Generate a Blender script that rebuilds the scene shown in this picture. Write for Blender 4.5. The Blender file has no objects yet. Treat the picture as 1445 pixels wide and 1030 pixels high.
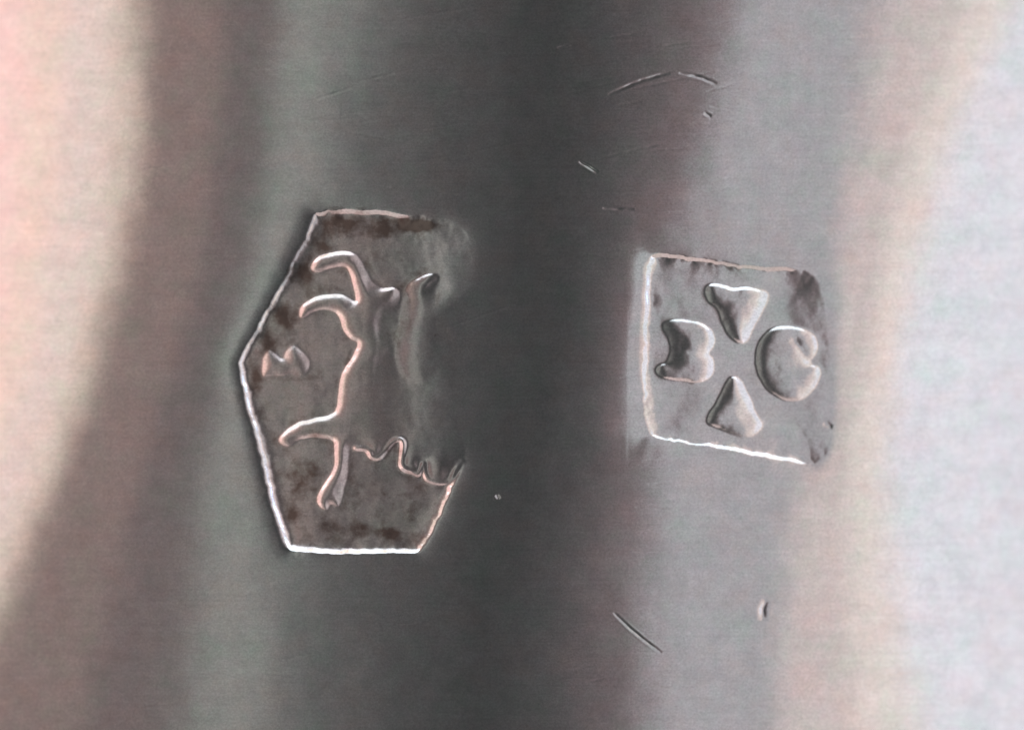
import bpy, math
import numpy as np
from mathutils import Vector

# ------------------------------------------------------------------ scale
W, H = 1445.0, 1030.0          # photograph size; 1 px of the photograph = PX metres on the silver
PX = 6.1e-6
CREST = 0.005                  # height of the crest of the stem above its underside
CX, CY = W / 2, H / 2
sc = bpy.context.scene

# ------------------------------------------------------------------ camera
cam = bpy.data.cameras.new('camera')
co = bpy.data.objects.new('camera', cam)
sc.collection.objects.link(co)
DIST = 0.12
co.location = (0, 0, CREST + DIST)
cam.sensor_width = 36.0
cam.lens = 36.0 * DIST / (W * PX)
cam.clip_start, cam.clip_end = 0.005, 10.0
cam.dof.use_dof = True
cam.dof.focus_distance = DIST + 0.00002
cam.dof.aperture_fstop = 62.0
sc.camera = co

# ------------------------------------------------------------------ world: a dim grey room
wd = bpy.data.worlds.new('World'); sc.world = wd; wd.use_nodes = True
bg = wd.node_tree.nodes['Background']
bg.inputs[0].default_value = (0.98, 1.0, 1.0, 1); bg.inputs[1].default_value = 0.061

# ------------------------------------------------------------------ lamps (unseen strips added for the reflected bands, plus key and fill)
def lamp(name, th0, th1, ph0, ph1, L, col, R=0.35):
    """rectangular lamp that spans the angles th (sideways) and ph (upwards) seen from the silver, radiance L"""
    th, ph = (th0 + th1) / 2, (ph0 + ph1) / 2
    d = Vector((math.sin(th) * math.cos(ph), math.sin(ph), math.cos(th) * math.cos(ph)))
    ld = bpy.data.lights.new(name, 'AREA'); ld.shape = 'RECTANGLE'
    ld.size = 2 * R * math.tan((th1 - th0) / 2); ld.size_y = 2 * R * math.tan((ph1 - ph0) / 2)
    ld.energy = L * math.pi * ld.size * ld.size_y; ld.color = col
    o = bpy.data.objects.new(name, ld); sc.collection.objects.link(o)
    o.location = Vector((0, 0, CREST)) + d * R
    z = d; x = Vector((math.cos(th), 0, -math.sin(th))); y = z.cross(x)
    from mathutils import Matrix
    o.rotation_euler = Matrix((x, y, z)).transposed().to_euler()
    return o

PV = 0.55
def band(th0, th1, r, g, b):  # one added strip, coloured to make one band of the reflection
    L = max(r, g, b); lamp('reflection_strip', th0, th1, -PV, PV, L, (r / L, g / L, b / L))
band(-1.50, -0.76, 1.12, 0.76, 0.70)        # warm strips added for the bright left reflection start here
band(-0.76, -0.72, 1.05, 0.76, 0.62)
band(-0.72, -0.655, 0.88, 0.70, 0.64)
band(-0.655, -0.62, 0.84, 0.68, 0.57)
band(-0.62, -0.60, 0.50, 0.38, 0.31)
band(-0.60, -0.43, 0.215, 0.150, 0.134)
band(-0.43, -0.36, 0.130, 0.096, 0.092)
band(-0.36, -0.30, 0.130, 0.108, 0.102)
band(-0.30, -0.195, 0.225, 0.225, 0.206)
band(-0.195, -0.15, 0.110, 0.110, 0.104)
band(-0.15, -0.08, 0.060, 0.056, 0.054)
band(-0.08, -0.01, 0.022, 0.020, 0.020)
band(0.08, 0.14, 0.022, 0.019, 0.020)
band(0.14, 0.19, 0.075, 0.060, 0.062)
band(0.19, 0.245, 0.145, 0.108, 0.112)
band(0.245, 0.44, 0.390, 0.380, 0.398)
band(0.44, 0.55, 0.64, 0.550, 0.530)
band(0.55, 0.63, 0.84, 0.745, 0.69)
band(0.63, 0.98, 0.82, 0.82, 0.88)          # cool strip added for the pale right reflection
band(0.98, 1.22, 1.10, 1.35, 2.00)  # bluish strip added to tint the hallmark rims
band(1.22, 1.52, 2.60, 2.00, 1.30)  # warm strip added beside it, also to tint the rims
lamp('key_lamp', -0.9, 0.9, 0.60, 0.90, 1.5, (0.86, 0.93, 1.0), 0.40)   # bright lamp above the top edge
lamp('key_lamp', -0.9, 0.9, 0.90, 1.40, 1.6, (1.0, 0.90, 0.80), 0.40)  # warm part split off the key lamp to colour the edges
lamp('fill_lamp', -0.9, 0.9, -1.35, -0.60, 0.60, (1.0, 0.80, 0.76), 0.40)

vs = sc.view_settings
vs.view_transform = 'Standard'; vs.look = 'None'; vs.exposure = 0.0; vs.gamma = 1.0; vs.use_curve_mapping = False
sc.cycles.use_denoising = True
sc.cycles.max_bounces = 6

# ------------------------------------------------------------------ materials
def nodes(m):
    m.use_nodes = True
    nt = m.node_tree
    return nt, nt.nodes['Principled BSDF']

def silver(name, dirt):
    m = bpy.data.materials.new(name)
    nt, b = nodes(m)
    N, Lk = nt.nodes.new, nt.links.new
    tc = N('ShaderNodeTexCoord')
    def mapping(sx, sy, sz, rot=0.0):
        mp = N('ShaderNodeMapping'); mp.inputs['Scale'].default_value = (sx, sy, sz)
        mp.inputs['Rotation'].default_value = (0, 0, rot)
        Lk(tc.outputs['Object'], mp.inputs['Vector']); return mp
    def noise(mp, scale, detail, rough=0.55):
        n = N('ShaderNodeTexNoise'); n.inputs['Scale'].default_value = scale
        n.inputs['Detail'].default_value = detail; n.inputs['Roughness'].default_value = rough
        Lk(mp.outputs[0], n.inputs['Vector']); return n
    k = 1000.0                                       # texture space in millimetres
    iso = mapping(k, k, k)
    # base colour: silver with a faint, patchy film of tarnish (pink / green / grey)
    n1 = noise(iso, 2.6, 4, 0.65)
    ramp = N('ShaderNodeValToRGB')
    cr = ramp.color_ramp
    cr.elements[0].position = 0.30; cr.elements[0].color = (0.80, 0.86, 0.83, 1)
    cr.elements[1].position = 0.70; cr.elements[1].color = (0.91, 0.83, 0.83, 1)
    e = cr.elements.new(0.5); e.color = (0.87, 0.85, 0.86, 1)
    Lk(n1.outputs['Fac'], ramp.inputs['Fac'])
    n2 = noise(iso, 55.0, 2, 0.6)
    mr = N('ShaderNodeMapRange'); mr.inputs['To Min'].default_value = 0.86; mr.inputs['To Max'].default_value = 1.08
    mr.inputs['From Min'].default_value = 0.3; mr.inputs['From Max'].default_value = 0.7
    Lk(n2.outputs['Fac'], mr.inputs['Value'])
    # blotchy colour of the film
    nc = noise(iso, 6.5, 6, 0.78)
    sp = N('ShaderNodeMix'); sp.data_type = 'RGBA'; sp.blend_type = 'OVERLAY'; sp.inputs['Factor'].default_value = 0.30
    Lk(ramp.outputs['Color'], sp.inputs['A']); Lk(nc.outputs['Color'], sp.inputs['B'])
    mx = N('ShaderNodeMix'); mx.data_type = 'RGBA'; mx.blend_type = 'MULTIPLY'; mx.inputs['Factor'].default_value = 1.0
    Lk(sp.outputs['Result'], mx.inputs['A']); Lk(mr.outputs['Result'], mx.inputs['B'])
    col = mx.outputs['Result']
    rough_in = None
    if dirt:
        n3 = noise(iso, 5.5, 5, 0.68)
        at = N('ShaderNodeAttribute'); at.attribute_name = 'dirt'
        ad = N('ShaderNodeMath'); ad.operation = 'ADD'
        Lk(n3.outputs['Fac'], ad.inputs[0]); Lk(at.outputs['Fac'], ad.inputs[1])
        dr = N('ShaderNodeMapRange'); dr.inputs['From Min'].default_value = 0.50; dr.inputs['From Max'].default_value = 0.76
        Lk(ad.outputs[0], dr.inputs['Value'])
        m2 = N('ShaderNodeMix'); m2.data_type = 'RGBA'
        Lk(dr.outputs['Result'], m2.inputs['Factor']); Lk(col, m2.inputs['A'])
        m2.inputs['B'].default_value = (0.34, 0.27, 0.25, 1)
        col = m2.outputs['Result']
    if dirt:                                         # a thin brown film inside the punch marks
        ta = N('ShaderNodeAttribute'); ta.attribute_name = 'film'
        m4 = N('ShaderNodeMix'); m4.data_type = 'RGBA'; m4.blend_type = 'MULTIPLY'
        Lk(ta.outputs['Fac'], m4.inputs['Factor']); Lk(col, m4.inputs['A']); m4.inputs['B'].default_value = (1.0, 0.92, 0.90, 1)
        col = m4.outputs['Result']
    st = noise(mapping(k * 0.16, k * 7.0, k, 0.05), 5.0, 4, 0.65)  # polishing streaks: their sheen is put into the base colour
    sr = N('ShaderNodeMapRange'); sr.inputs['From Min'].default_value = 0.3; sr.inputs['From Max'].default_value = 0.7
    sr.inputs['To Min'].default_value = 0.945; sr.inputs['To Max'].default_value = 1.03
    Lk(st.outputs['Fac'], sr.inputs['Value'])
    mo = noise(iso, 5.0, 6, 0.78)
    mq = N('ShaderNodeMapRange'); mq.inputs['From Min'].default_value = 0.3; mq.inputs['From Max'].default_value = 0.7
    mq.inputs['To Min'].default_value = 0.87; mq.inputs['To Max'].default_value = 1.08
    Lk(mo.outputs['Fac'], mq.inputs['Value'])
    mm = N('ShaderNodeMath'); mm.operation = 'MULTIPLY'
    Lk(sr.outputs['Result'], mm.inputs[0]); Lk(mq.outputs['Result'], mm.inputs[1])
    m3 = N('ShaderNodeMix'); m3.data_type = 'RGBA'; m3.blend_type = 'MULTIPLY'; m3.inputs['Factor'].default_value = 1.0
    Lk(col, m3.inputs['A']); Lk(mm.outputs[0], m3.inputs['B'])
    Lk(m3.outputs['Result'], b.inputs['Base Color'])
    b.inputs['Metallic'].default_value = 1.0
    ra = N('ShaderNodeAttribute'); ra.attribute_name = 'struck'
    rr = N('ShaderNodeMapRange'); rr.inputs['To Min'].default_value = 0.08; rr.inputs['To Max'].default_value = 0.24
    Lk(ra.outputs['Fac'], rr.inputs['Value']); Lk(rr.outputs['Result'], b.inputs['Roughness'])
    # fine polishing lines running across the stem, and a very fine grain
    br = noise(mapping(k * 0.22, k * 9.0, k, 0.035), 5.0, 3, 0.6)
    gr = noise(iso, 38.0, 3, 0.6)
    b1 = N('ShaderNodeBump'); b1.inputs['Strength'].default_value = 1.0; b1.inputs['Distance'].default_value = 6.0e-7
    Lk(br.outputs['Fac'], b1.inputs['Height'])
    b2 = N('ShaderNodeBump'); b2.inputs['Strength'].default_value = 1.0; b2.inputs['Distance'].default_value = 0.7e-7 if not dirt else 1.2e-7
    Lk(gr.outputs['Fac'], b2.inputs['Height']); Lk(b1.outputs[0], b2.inputs['Normal'])
    Lk(b2.outputs[0], b.inputs['Normal'])
    return m

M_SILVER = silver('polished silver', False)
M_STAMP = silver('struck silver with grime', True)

# ------------------------------------------------------------------ outlines read off the hallmarks (photograph px)
HEX = [(447,296),(510,295),(589,304),(632,310),(656,326),(667,352),(667,420),(668,540),(661,644),(633,698),(612,745),(595,777),
       (580,779),(555,779),(462,781),(410,776),(404,769),(382,698),(368,636),(351,575),(337,516),(342,501),(389,417),(440,318)]
SQR = [(913,361),(941,359),(1012,367),(1060,376),(1128,378),(1154,392),(1166,430),(1172,520),(1176,600),(1172,636),(1152,655),
       (1143,656),(1040,637),(955,624),(921,618),(912,602),(907,524),(908,483),(914,415)]
BEAST = [(436,381),(441,370),(449,362),(473,355),(500,355),(512,370),(520,388),(531,404),(547,407),(557,405),(566,411),
         (566,430),(563,455),(557,480),(556,505),(562,528),(575,545),(600,556),(630,570),(650,600),(659,644),(644,658),
         (633,682),(606,682),(601,670),(598,650),(593,669),(584,667),(574,664),(566,661),(569,639),(570,623),(563,618),(552,624),
         (544,636),(534,647),(523,644),(520,634),(514,632),(495,632),(492,640),(491,671),(484,693),(482,706),(476,717),(467,709),(461,723),
         (451,715),(446,704),(457,682),(473,660),(473,633),(472,622),(454,617),(432,617),(416,625),(408,633),(394,627),(391,618),
         (410,601),(440,590),(474,584),(478,557),(481,530),(487,519),(499,501),(507,484),(495,480),(484,465),(481,451),
         (474,441),(460,436),(441,441),(428,450),(421,449),(423,433),(434,424),(452,416),(478,414),(491,418),(503,430),
         (499,402),(494,386),(488,376),(468,379),(448,387)]
TAIL = [(570,410),(577,399),(594,389),(613,384),(622,391),(614,404),(612,430),(615,470),(614,520),(604,545),(590,543),(579,536),
        (568,525),(565,501),(567,480),(577,459),(580,438),(576,418)]
MARK = [(369,536),(370,512),(374,497),(380,492),(389,499),(398,507),(402,497),(413,485),(422,490),(436,504),(437,520),
        (427,532),(413,527),(398,533),(384,529)]
WEDGE_T = [(998,400),(1016,401),(1036,407),(1053,403),(1080,409),(1086,418),(1074,445),(1061,466),(1055,480),(1045,486),(1030,477),
           (1019,456),(1012,433),(1000,428),(994,414)]
WEDGE_B = [(1033,530),(1043,534),(1052,547),(1060,564),(1067,585),(1077,598),(1071,612),(1053,619),(1030,614),(1009,603),(995,598),
           (1003,580),(1016,561),(1024,541)]
LET_B = [(934,455),(951,449),(975,450),(996,458),(1007,469),(1009,486),(1002,498),(1007,510),(1006,530),(989,542),(962,539),
         (935,535),(924,525),(928,514),(943,511),(940,494),(945,480),(936,467)]
LET_C = [(1065,508),(1070,486),(1080,470),(1092,461),(1108,459),(1135,463),(1150,472),(1157,489),(1150,505),(1147,510),
         (1149,515),(1157,516),(1160,531),(1151,551),(1132,567),(1111,567),(1087,555),(1072,535)]

def chaikin(p, n):
    p = np.array(p, float)
    for _ in range(n):
        q = np.roll(p, -1, 0)
        r = np.empty((len(p) * 2, 2)); r[0::2] = p * .75 + q * .25; r[1::2] = p * .25 + q * .75
        p = r
    return p

# ------------------------------------------------------------------ grid (fine over the hallmarks)
def axis(segs):
    out = []
    for a, b, st in segs:
        n = max(1, int(round((b - a) / st)))
        out.append(np.linspace(a, b, n, endpoint=False))
    out.append(np.array([segs[-1][1]]))
    return np.concatenate(out)
XA = axis([(-560, -60, 25), (-60, 322, 1.6), (322, 690, 0.95), (690, 885, 1.25), (885, 1192, 0.95), (1192, 1510, 1.8), (1510, 2010, 25)])
YA = axis([(-3200, -240, 80), (-240, -40, 10), (-40, 276, 1.25), (276, 800, 0.95), (800, 1070, 1.3), (1070, 1270, 10), (1270, 4200, 80)])
NX, NY = len(XA), len(YA)
X, Y = np.meshgrid(XA, YA)                       # [row, col], y runs down as in the photograph

rng = np.random.RandomState(7)
def vnoise(x, y, cell, seed):
    r = np.random.RandomState(seed).rand(256, 256)
    u, v = (0.84 * x + 0.54 * y) / cell + 40, (0.84 * y - 0.54 * x) / cell + 60
    i, j = np.floor(u).astype(int), np.floor(v).astype(int)
    fu, fv = u - i, v - j
    fu = fu * fu * (3 - 2 * fu); fv = fv * fv * (3 - 2 * fv)
    g = lambda a, b: r[a % 256, b % 256]
    return (g(i, j) * (1 - fu) + g(i + 1, j) * fu) * (1 - fv) + (g(i, j + 1) * (1 - fu) + g(i + 1, j + 1) * fu) * fv - 0.5

def sstep(a, b, x):
    t = np.clip((x - a) / (b - a), 0, 1)
    return t * t * (3 - 2 * t)

def sdf(poly, pad, wob=0.0, seed=0):
    """signed distance (negative inside) on the part of the grid near the outline; far away = pad"""
    P = np.asarray(poly, float)
    D = np.full(X.shape, float(pad))
    c0, c1 = np.searchsorted(XA, [P[:, 0].min() - pad, P[:, 0].max() + pad])
    r0, r1 = np.searchsorted(YA, [P[:, 1].min() - pad, P[:, 1].max() + pad])
    x, y = X[r0:r1, c0:c1], Y[r0:r1, c0:c1]
    if wob:
        x, y = (x + wob * 2 * vnoise(x, y, 13, seed) + wob * vnoise(x, y, 5, seed + 1),
                y + wob * 2 * vnoise(x, y, 13, seed + 2) + wob * vnoise(x, y, 5, seed + 3))
    best = np.full(x.shape, 1e12); ins = np.zeros(x.shape, bool)
    for (ax, ay), (bx, by) in zip(P, np.roll(P, -1, 0)):
        dx, dy = bx - ax, by - ay
        t = np.clip(((x - ax) * dx + (y - ay) * dy) / (dx * dx + dy * dy + 1e-12), 0, 1)
        best = np.minimum(best, (x - ax - t * dx) ** 2 + (y - ay - t * dy) ** 2)
        if ay != by:
            cr = ((ay > y) != (by > y)) & (x < dx * (y - ay) / (by - ay) + ax)
            ins ^= cr
    d = np.sqrt(best); d[ins] *= -1
    D[r0:r1, c0:c1] = np.minimum(d, pad)
    return D

# --- the stem's own form: its sideways tilt grows from left to right along these lines (px at heights YK)
YK = np.array([-200, 0, 200, 400, 550, 700, 850, 1030, 1230], float)
CURVES = [
    (-0.30, [212, 208, 200, 180, 136, 72, 14, -60, -130]),
    (-0.115, [465, 448, 425, 395, 352, 338, 336, 330, 325]),
    (0.02, [775, 768, 762, 765, 755, 725, 700, 690, 690]),
    (0.12, [1075, 1035, 1000, 960, 930, 915, 915, 920, 925]),
    (0.22, [1290, 1250, 1215, 1190, 1168, 1130, 1105, 1095, 1090]),
    (0.31, [1490, 1430, 1338, 1275, 1247, 1245, 1258, 1292, 1320]),
]
TV = np.array([c[0] for c in CURVES])
def smooth_interp(yq, ys, vs_):
    a = np.interp(yq, ys, vs_)
    out = np.zeros_like(a); w = 0
    for o in np.linspace(-110, 110, 15):
        k = math.exp(-(o / 60) ** 2); out += k * np.interp(yq + o, ys, vs_); w += k
    return out / w
CXs = np.array([smooth_interp(YA, YK, c[1]) for c in CURVES])      # [curve, row]
T = np.empty((NY, NX))
for r in range(NY):
    xs = CXs[:, r]
    tl = TV[0] - (xs[0] + 600) * 0.0007 * 0.7; tr = TV[-1] + (2050 - xs[-1]) * 0.0006
    T[r] = np.interp(XA, np.concatenate(([-600], xs, [2050])), np.concatenate(([tl], TV, [tr])))
# soften the kinks of the tilt along x
xi = np.arange(-560, 2011, 4.0); ker = np.exp(-(np.arange(-22, 23) / 9.0) ** 2); ker /= ker.sum()
for r in range(NY):
    f = np.interp(xi, XA, T[r]); f = np.convolve(np.pad(f, 22, 'edge'), ker, 'valid'); T[r] = np.interp(XA, xi, f)
T -= (X - CX) * PX * (1 / DIST + 1 / 0.35) / 2      # the view fans out a little
dx = np.diff(XA)
Z = np.zeros((NY, NX)); Z[:, 1:] = -np.cumsum(np.tan((T[:, 1:] + T[:, :-1]) / 2) * dx, axis=1)
ic = int(np.searchsorted(XA, 700)); Z -= Z[:, ic:ic + 1]
# hand-worked metal is never quite true
Z += 1.3 * vnoise(X, Y, 210, 3) + 0.35 * vnoise(X, Y, 85, 4) + 0.10 * vnoise(X, Y, 34, 5)

# --- hallmarks pressed into the stem (heights in px)
hexd = sdf(chaikin(HEX, 1), 90, 1.3, 11)
sqrd = sdf(chaikin(SQR, 1), 90, 1.3, 21)

def outward(d):
    gy_, gx_ = np.gradient(d, YA, XA)
    n = np.hypot(gx_, gy_) + 1e-9
    gx_, gy_ = gx_ / n, gy_ / n
    return np.maximum(-gy_, 0) ** 2, np.maximum(gy_, 0) ** 2, np.maximum(-gx_, 0) ** 2, np.maximum(gx_, 0) ** 2   # up, down, left, right
def blur(a, n=4, sg=1.4):
    k = np.exp(-(np.arange(-n, n + 1) / sg) ** 2 / 2); k /= k.sum()
    for ax in (0, 1):
        out = np.zeros_like(a)
        for i, w in zip(range(-n, n + 1), k): out += w * np.roll(a, i, ax)
        a = out
    return a
var = 1.05 + 1.2 * vnoise(X, Y, 55, 8) + 0.9 * vnoise(X, Y, 20, 9)      # the edge is crisper here, softer there

low = sstep(400, 460, Y); low2 = sstep(500, 560, Y)
fade_h = np.clip(1 - 0.97 * sstep(0, 1, (X - 570 + 50 * low + 50 * low2) / (102 - 12 * low + 90 * low2)) * sstep(690, 615, Y) * (0.35 + 0.65 * sstep(300, 420, Y)), 0, 1)
u_, d_, l_, r_ = outward(blur(hexd, 12, 6))
inw = lambda d: np.exp(np.minimum(d, 0) / 5.0)
wall_h = (6.5 * u_ + 5.5 * d_ + (7.5 - 3.2 * sstep(490, 540, Y)) * l_ + 7 * r_) * np.clip(var, 0.6, 1.4)
soft = sstep(560, 650, X) * sstep(690, 600, Y); wall_h = wall_h * (1 - soft) + 34 * soft
s_h = 1 - np.exp(np.minimum(hexd, 0) / np.maximum(wall_h, 2))
lip_h = np.exp(-np.maximum(blur(hexd, 14, 6), 0) / 11.0) * (1.4 + 1.1 * l_ * inw(hexd)) * sstep(85, 40, hexd) * (1 - 0.75 * sstep(500, 560, Y) * sstep(480, 420, X))
lowl = sstep(505, 560, Y) * sstep(450, 400, X)
lip_h = lip_h + 1.7 * lowl * np.exp(-np.maximum(hexd, 0) / 6.0) * sstep(60, 30, hexd)
P = (4.6 * s_h + lip_h) * fade_h

fade_s = 1 - 0.55 * sstep(1095, 1180, X)
u_, d_, l_, r_ = outward(blur(sqrd, 12, 6))
wall_s = (5.5 * u_ + 5 * d_ + 7 * l_ + 12 * r_) * np.clip(var, 0.6, 1.4)
soft = sstep(1110, 1165, X) * sstep(650, 600, Y); wall_s = wall_s * (1 - soft) + 22 * soft
s_s = 1 - np.exp(np.minimum(sqrd, 0) / np.maximum(wall_s, 2))
lip_s = np.exp(-np.maximum(blur(sqrd, 14, 6), 0) / (11.0 + 14 * l_ * sstep(480, 600, Y))) * (1.3 + 1.1 * l_ * inw(sqrd)) * sstep(85, 40, sqrd)
P = P + (4.2 * s_s + lip_s) * fade_s
# floors: slightly dished and uneven
P = P - s_h * (1.2 * vnoise(X, Y, 70, 31) + 0.45 * vnoise(X, Y, 19, 32) + 0.20 * vnoise(X, Y, 8, 33)) * (0.4 + 0.6 * fade_h)
P = P - s_s * (0.7 * vnoise(X, Y, 50, 41) + 0.25 * vnoise(X, Y, 18, 42) + 0.08 * vnoise(X, Y, 8, 43))

def relief(poly, height, walls, dome, tau, wob, seed, n=2):
    d = sdf(chaikin(poly, n), 40, wob, seed)
    u_, d_, l_, r_ = outward(blur(d, 6, 2.5))
    w = (walls[0] * u_ + walls[1] * d_ + walls[2] * l_ + walls[3] * r_) * np.clip(var, 0.65, 1.8)
    w = np.maximum(blur(w, 9, 3.5), 2)
    return d, height * (1 - np.exp(np.minimum(d, 0) / w)) + blur(dome * (1 - np.exp(np.minimum(d, 0) / tau)), 9, 4)
# wall softness: up, down, left, right
d_beast, r_beast = relief(BEAST, 2.9, (3.8, 6, 4.2, 16), 1.9, 10, 0.7, 51)
d_tail, r_tail = relief(TAIL, 1.8, (3, 12, 18, 15), 1.0, 16, 0.7, 61)
r_tail = np.where(Y < 430, r_tail * sstep(425, 400, Y) + blur(r_tail, 8, 3) * (1 - sstep(425, 400, Y)), blur(r_tail, 8, 3))
r_tail = r_tail * (1 + 0.8 * sstep(440, 395, Y))
d_mark, r_mark = relief(MARK, 2.2, (5, 8, 7, 9), 2.4, 12, 1.0, 71, 3)
r_beast = r_beast * (1 - 0.95 * sstep(515, 585, X) * sstep(398, 440, Y) * sstep(655, 605, Y))
def ridge(pts, h, w):
    out = np.zeros(X.shape); q = np.array(pts)
    c0, c1 = np.searchsorted(XA, [q[:, 0].min() - 14, q[:, 0].max() + 14]); r0, r1 = np.searchsorted(YA, [q[:, 1].min() - 14, q[:, 1].max() + 14])
    x, y = X[r0:r1, c0:c1], Y[r0:r1, c0:c1]; best = np.full(x.shape, 1e9)
    for (ax, ay), (bx, by) in zip(pts[:-1], pts[1:]):
        t = np.clip(((x - ax) * (bx - ax) + (y - ay) * (by - ay)) / ((bx - ax) ** 2 + (by - ay) ** 2), 0, 1)
        best = np.minimum(best, np.hypot(x - ax - t * (bx - ax), y - ay - t * (by - ay)))
    out[r0:r1, c0:c1] = h * np.exp(-(best / w) ** 2)
    return out
zig = chaikin([(495,632),(514,632),(521,636),(524,645),(534,647),(544,636),(552,624),(563,618),(570,624),(568,640),(565,660),(584,667),
               (592,670),(598,650),(599,668),(606,681),(633,682),(644,660),(659,644)], 2)[:-6]
r_zig = ridge([tuple(p) for p in zig], 1.9, 3.2) * (0.7 + 0.8 * (vnoise(X, Y, 16, 15) + 0.3)) * sstep(664, 628, X)
R1 = np.maximum(np.maximum(r_beast, r_tail), r_mark) * (0.12 + 0.88 * fade_h) + r_zig
d_wt, r_wt = relief(WEDGE_T, 2.6, (3.6, 6, 11, 13), 1.5, 10, 0.9, 81)
d_wb, r_wb = relief(WEDGE_B, 2.5, (4.5, 5.5, 12, 12), 1.5, 10, 0.9, 91)
d_b, r_b = relief(LET_B, 2.5, (3.6, 4.5, 12, 8), 1.5, 10, 0.8, 101)
d_c, r_c = relief(LET_C, 2.6, (3.6, 5, 12, 12), 2.2, 14, 0.7, 111)
def seg(ax, ay, bx, by):
    dx_, dy_ = bx - ax, by - ay
    t = np.clip(((X - ax) * dx_ + (Y - ay) * dy_) / (dx_ * dx_ + dy_ * dy_), 0, 1)
    return np.hypot(X - ax - t * dx_, Y - ay - t * dy_)
r_b = r_b - 0.7 * np.exp(-(seg(1001, 499, 974, 496) / 5.0) ** 2) * (d_b < 0)
r_b = r_b - 1.3 * np.exp(-(seg(930, 496, 960, 492) / 11.0) ** 2) * (d_b < 8)
r_c = r_c - 1.0 * np.exp(-(seg(1124, 482, 1142, 510) / 7.0) ** 2) * (d_c < 0)
R2 = np.maximum.reduce([r_wt, r_wb, np.maximum(r_b, 0), np.maximum(r_c, 0)]) * (0.6 + 0.4 * fade_s)
R2 = R2 * (1 + 0.05 * vnoise(X, Y, 11, 16) + 0.03 * vnoise(X, Y, 5, 17))
Z += blur(R1 + R2 - P)

# --- scratches and nicks in the polish
def scratch(pts, depth, width, ridge=0.12):
    depth *= 0.42; width *= 0.78
    global Z
    best = np.full(X.shape, 1e9); tt = np.zeros(X.shape); n = len(pts) - 1
    x0 = min(p[0] for p in pts) - 40; x1 = max(p[0] for p in pts) + 40
    y0 = min(p[1] for p in pts) - 40; y1 = max(p[1] for p in pts) + 40
    c0, c1 = np.searchsorted(XA, [x0, x1]); r0, r1 = np.searchsorted(YA, [y0, y1])
    xs_, ys_ = X[r0:r1, c0:c1], Y[r0:r1, c0:c1]
    best = np.full(xs_.shape, 1e9); tt = np.zeros(xs_.shape); sd = np.zeros(xs_.shape)
    for i, ((ax, ay), (bx, by)) in enumerate(zip(pts[:-1], pts[1:])):
        ex, ey = bx - ax, by - ay; l2 = ex * ex + ey * ey
        t = np.clip(((xs_ - ax) * ex + (ys_ - ay) * ey) / l2, 0, 1)
        d = np.hypot(xs_ - ax - t * ex, ys_ - ay - t * ey)
        m = d < best
        best[m] = d[m]; tt[m] = ((i + t) / n)[m]
    prof = np.sin(np.clip(tt, 0, 1) * math.pi) ** 0.6 * (0.65 + 0.8 * (vnoise(xs_, ys_, 9, 77) + 0.3))
    Z[r0:r1, c0:c1] += prof * depth * (-np.exp(-(best / width) ** 2) + ridge * np.exp(-((best - 2 * width) / width) ** 2))
scratch([(858,134),(880,124),(905,114),(932,106),(946,104)], 1.1, 2.6)
scratch([(958,103),(985,108),(1012,118)], 1.2, 2.6)
scratch([(817,228),(831,236),(844,244)], 1.6, 2.4)
scratch([(850,294),(872,295),(895,296)], 1.1, 2.4)
scratch([(866,864),(890,887),(912,905),(934,921)], 1.1, 2.2)
scratch([(1082,846),(1077,860),(1077,877)], 1.7, 5.5, 0.1)
scratch([(786,68),(806,64)], 1.0, 2.4)
scratch([(994,160),(1004,164)], 1.0, 2.4)
scratch([(1163,598),(1176,603)], 1.9, 4.5, 0.1)
scratch([(700,698),(705,704)], 1.6, 3.0)
for i in range(260):                                     # faint, nearly parallel hairlines from polishing
    x0, y0 = rng.uniform(180, 1260), rng.uniform(20, 1010)
    if rng.rand() < 0.55: y0 = rng.uniform(20, 300)
    ln = rng.uniform(30, 130); a = rng.normal(-0.07, 0.10)
    scratch([(x0, y0), (x0 + ln * math.cos(a), y0 + ln * math.sin(a))], rng.uniform(0.05, 0.27), 2.2)

# smooth normals from the height field itself
gy, gx = np.gradient(Z, YA, XA)
NRM = np.stack([-gx, gy, np.ones_like(gx)], -1)          # photograph y runs down
NRM /= np.linalg.norm(NRM, axis=-1, keepdims=True)
VX = (X - CX) * PX; VY = -(Y - CY) * PX; VZ = CREST + Z * PX
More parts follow.
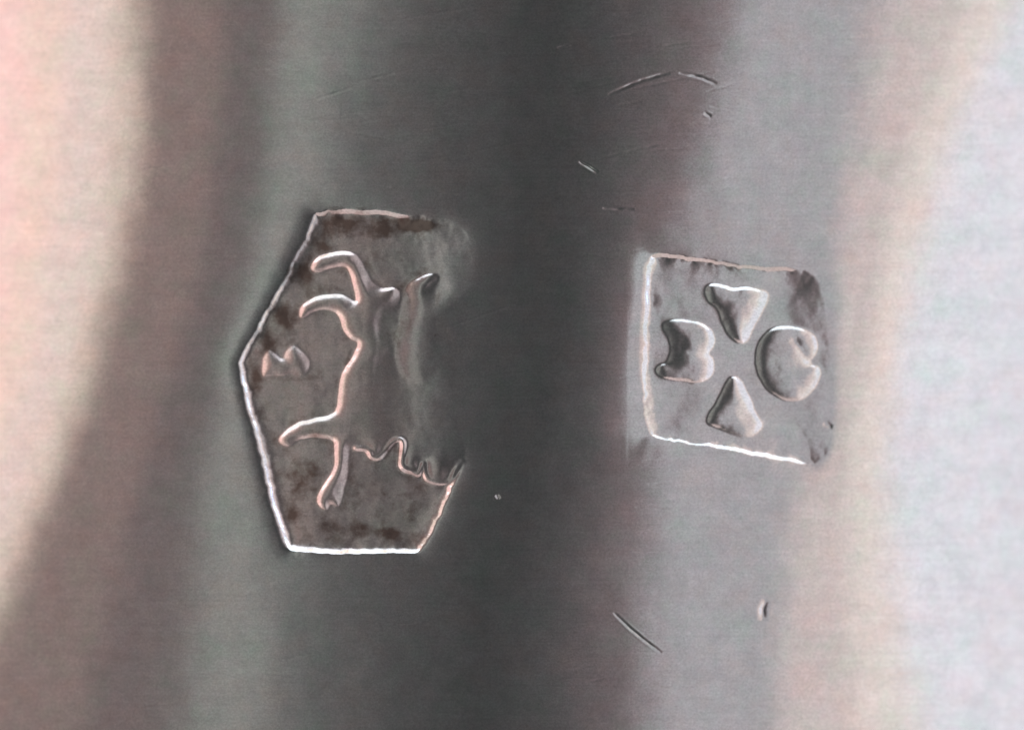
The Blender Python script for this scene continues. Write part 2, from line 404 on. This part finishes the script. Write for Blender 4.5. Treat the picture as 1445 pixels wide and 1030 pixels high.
# old polish and grime caught in the recess: patches with shapes of their own
struck = np.clip(s_h * sstep(650, 500, X) + s_s * fade_s * 0.35, 0, 1)
struck = np.where(hexd < 0, np.maximum(struck, s_h * sstep(640, 690, Y)), struck)
film = np.clip(np.where(hexd < 0, struck, 0.0), 0, 1)
figd = np.minimum(np.minimum(d_beast, d_tail), d_mark)
dirt = np.full(X.shape, -0.05) + 0.10 * np.exp(-((hexd + 15) / 12.0) ** 2) * sstep(640, 560, X) + 0.07 * np.exp(-((figd - 5) / 5.0) ** 2) * (hexd < 0)
dirt = dirt - 0.14 * (sqrd < 60) * sstep(1080, 1120, X) - 0.10 * sstep(0, -6, figd) - 0.30 * sstep(600, 650, X) * sstep(690, 640, Y)
for bx, by, rx, ry, am in ((478,320,30,16,.22),(565,316,60,10,.23),(540,330,30,9,.22),(604,319,34,7,.26),(462,345,16,16,.16),(432,400,13,26,.24),
                           (404,452,14,24,.24),(382,488,12,16,.22),(362,540,10,26,.18),(430,662,34,16,.20),(425,690,18,16,.20),
                           (505,747,32,11,.22),(548,751,20,9,.2),(462,742,18,12,.2),(420,725,18,14,.16),(450,610,28,8,.16),(560,700,60,30,.10),
                           (640,440,22,40,.12),(945,372,26,6,.20),(1000,374,30,5,.18),(1040,640,70,8,.10),(1148,640,16,8,.14),(936,524,14,12,.30),(1165,590,8,40,.12)):
    dirt += am * np.exp(-(((X - bx) / rx) ** 2 + ((Y - by) / ry) ** 2) ** 1.5)

# ------------------------------------------------------------------ cut the sheet into body, hallmarks and raised devices
def cellc(d): return 0.25 * (d[:-1, :-1] + d[1:, :-1] + d[:-1, 1:] + d[1:, 1:])
ch, cs = cellc(hexd), cellc(sqrd)
owner = np.zeros((NY - 1, NX - 1), int)
owner[ch < 4] = 1; owner[cs < 4] = 2
for k, d in ((3, d_beast), (4, d_tail), (5, d_mark), (6, d_b), (7, d_c), (8, d_wt), (9, d_wb)):
    owner[(cellc(d) < 2.0) & ((ch < -12) | (cs < -3)) & (owner > 0) & (owner < 3)] = k
IDX = np.arange(NX * NY).reshape(NY, NX)
# counter-clockwise seen from above (rows run towards -y)
QUADS = np.stack([IDX[:-1, :-1], IDX[1:, :-1], IDX[1:, 1:], IDX[:-1, 1:]], -1)

def sheet(name, k, mat, parent, skirt=False):
    q = QUADS[owner == k]
    used = np.unique(q)
    remap = np.full(NX * NY, -1); remap[used] = np.arange(len(used))
    q = remap[q]
    v = np.stack([VX.ravel()[used], VY.ravel()[used], VZ.ravel()[used]], -1)
    nr = NRM.reshape(-1, 3)[used]
    if skirt:                                            # sides and underside of the stem
        ring = np.concatenate([IDX[0, :-1], IDX[:-1, -1], IDX[-1, :0:-1], IDX[:0:-1, 0]])
        rv = remap[ring]; n0 = len(v); n = len(ring)
        side_top = v[rv]; side_bot = side_top.copy(); side_bot[:, 2] = 0.0
        c = np.array([0, side_top[:, 1].mean(), 0]); out = side_top - c; out[:, 2] = 0
        out[:, 0] *= 2; out /= np.linalg.norm(out, axis=1, keepdims=True)
        ctr = np.array([[0, c[1], 0.0]])
        v = np.concatenate([v, side_top, side_bot, side_bot, ctr])
        nr = np.concatenate([nr, out, out, np.tile([[0, 0, -1.0]], (n + 1, 1))])
        i = np.arange(n); j = (i + 1) % n
        sq = np.stack([n0 + i, n0 + j, n0 + n + j, n0 + n + i], -1)
        tri = np.stack([n0 + 2 * n + i, n0 + 2 * n + j, np.full(n, n0 + 3 * n)], -1)
        loops = np.concatenate([q.ravel(), sq.ravel(), tri.ravel()])
        tot = np.concatenate([np.full(len(q) + n, 4), np.full(n, 3)])
    else:
        loops = q.ravel(); tot = np.full(len(q), 4)
    me = bpy.data.meshes.new(name)
    me.vertices.add(len(v)); me.vertices.foreach_set('co', v.astype(np.float32).ravel())
    me.loops.add(len(loops)); me.loops.foreach_set('vertex_index', loops.astype(np.int32))
    st = np.concatenate([[0], np.cumsum(tot)[:-1]])
    me.polygons.add(len(tot)); me.polygons.foreach_set('loop_start', st.astype(np.int32))
    me.update(calc_edges=True)
    me.polygons.foreach_set('use_smooth', np.ones(len(tot), bool))
    at = me.attributes.new('dirt', 'FLOAT', 'POINT')
    dv = np.zeros(len(v), np.float32); dv[:len(used)] = dirt.ravel()[used]
    at.data.foreach_set('value', dv)
    at = me.attributes.new('film', 'FLOAT', 'POINT')
    dv = np.zeros(len(v), np.float32); dv[:len(used)] = film.ravel()[used]
    at.data.foreach_set('value', dv)
    at = me.attributes.new('struck', 'FLOAT', 'POINT')
    dv = np.zeros(len(v), np.float32); dv[:len(used)] = struck.ravel()[used]
    at.data.foreach_set('value', dv)
    me.materials.append(mat)
    me.normals_split_custom_set_from_vertices(nr.astype(np.float32))
    o = bpy.data.objects.new(name, me); sc.collection.objects.link(o)
    o.parent = parent
    return o

stem = bpy.data.objects.new('silver_stem', None); sc.collection.objects.link(stem)
stem.empty_display_size = 0.005
stem['label'] = 'rounded polished silver stem stamped with two hallmarks and finely scratched'
stem['category'] = 'silverware'

sheet('body', 0, M_SILVER, stem, skirt=True)
hm = sheet('hallmark', 1, M_STAMP, stem)
hm['label'] = 'grimy six-sided hallmark with a raised upright beast'
o = sheet('beast_emblem', 3, M_STAMP, hm); o['label'] = 'raised beast with outstretched limbs'
o = sheet('tail', 4, M_STAMP, hm); o['label'] = 'worn raised curl behind the beast'
o = sheet('notched_mark', 5, M_STAMP, hm); o['label'] = 'small raised mark with a notched top'
sm = sheet('hallmark', 2, M_STAMP, stem)
sm['label'] = 'square hallmark with letters B and G between two wedges'
o = sheet('letter', 6, M_STAMP, sm); o['label'] = 'raised letter B'
o = sheet('letter', 7, M_STAMP, sm); o['label'] = 'raised letter G'
o = sheet('wedge', 8, M_STAMP, sm); o['label'] = 'wedge pointing down towards the middle'
o = sheet('wedge', 9, M_STAMP, sm); o['label'] = 'wedge pointing up towards the middle'
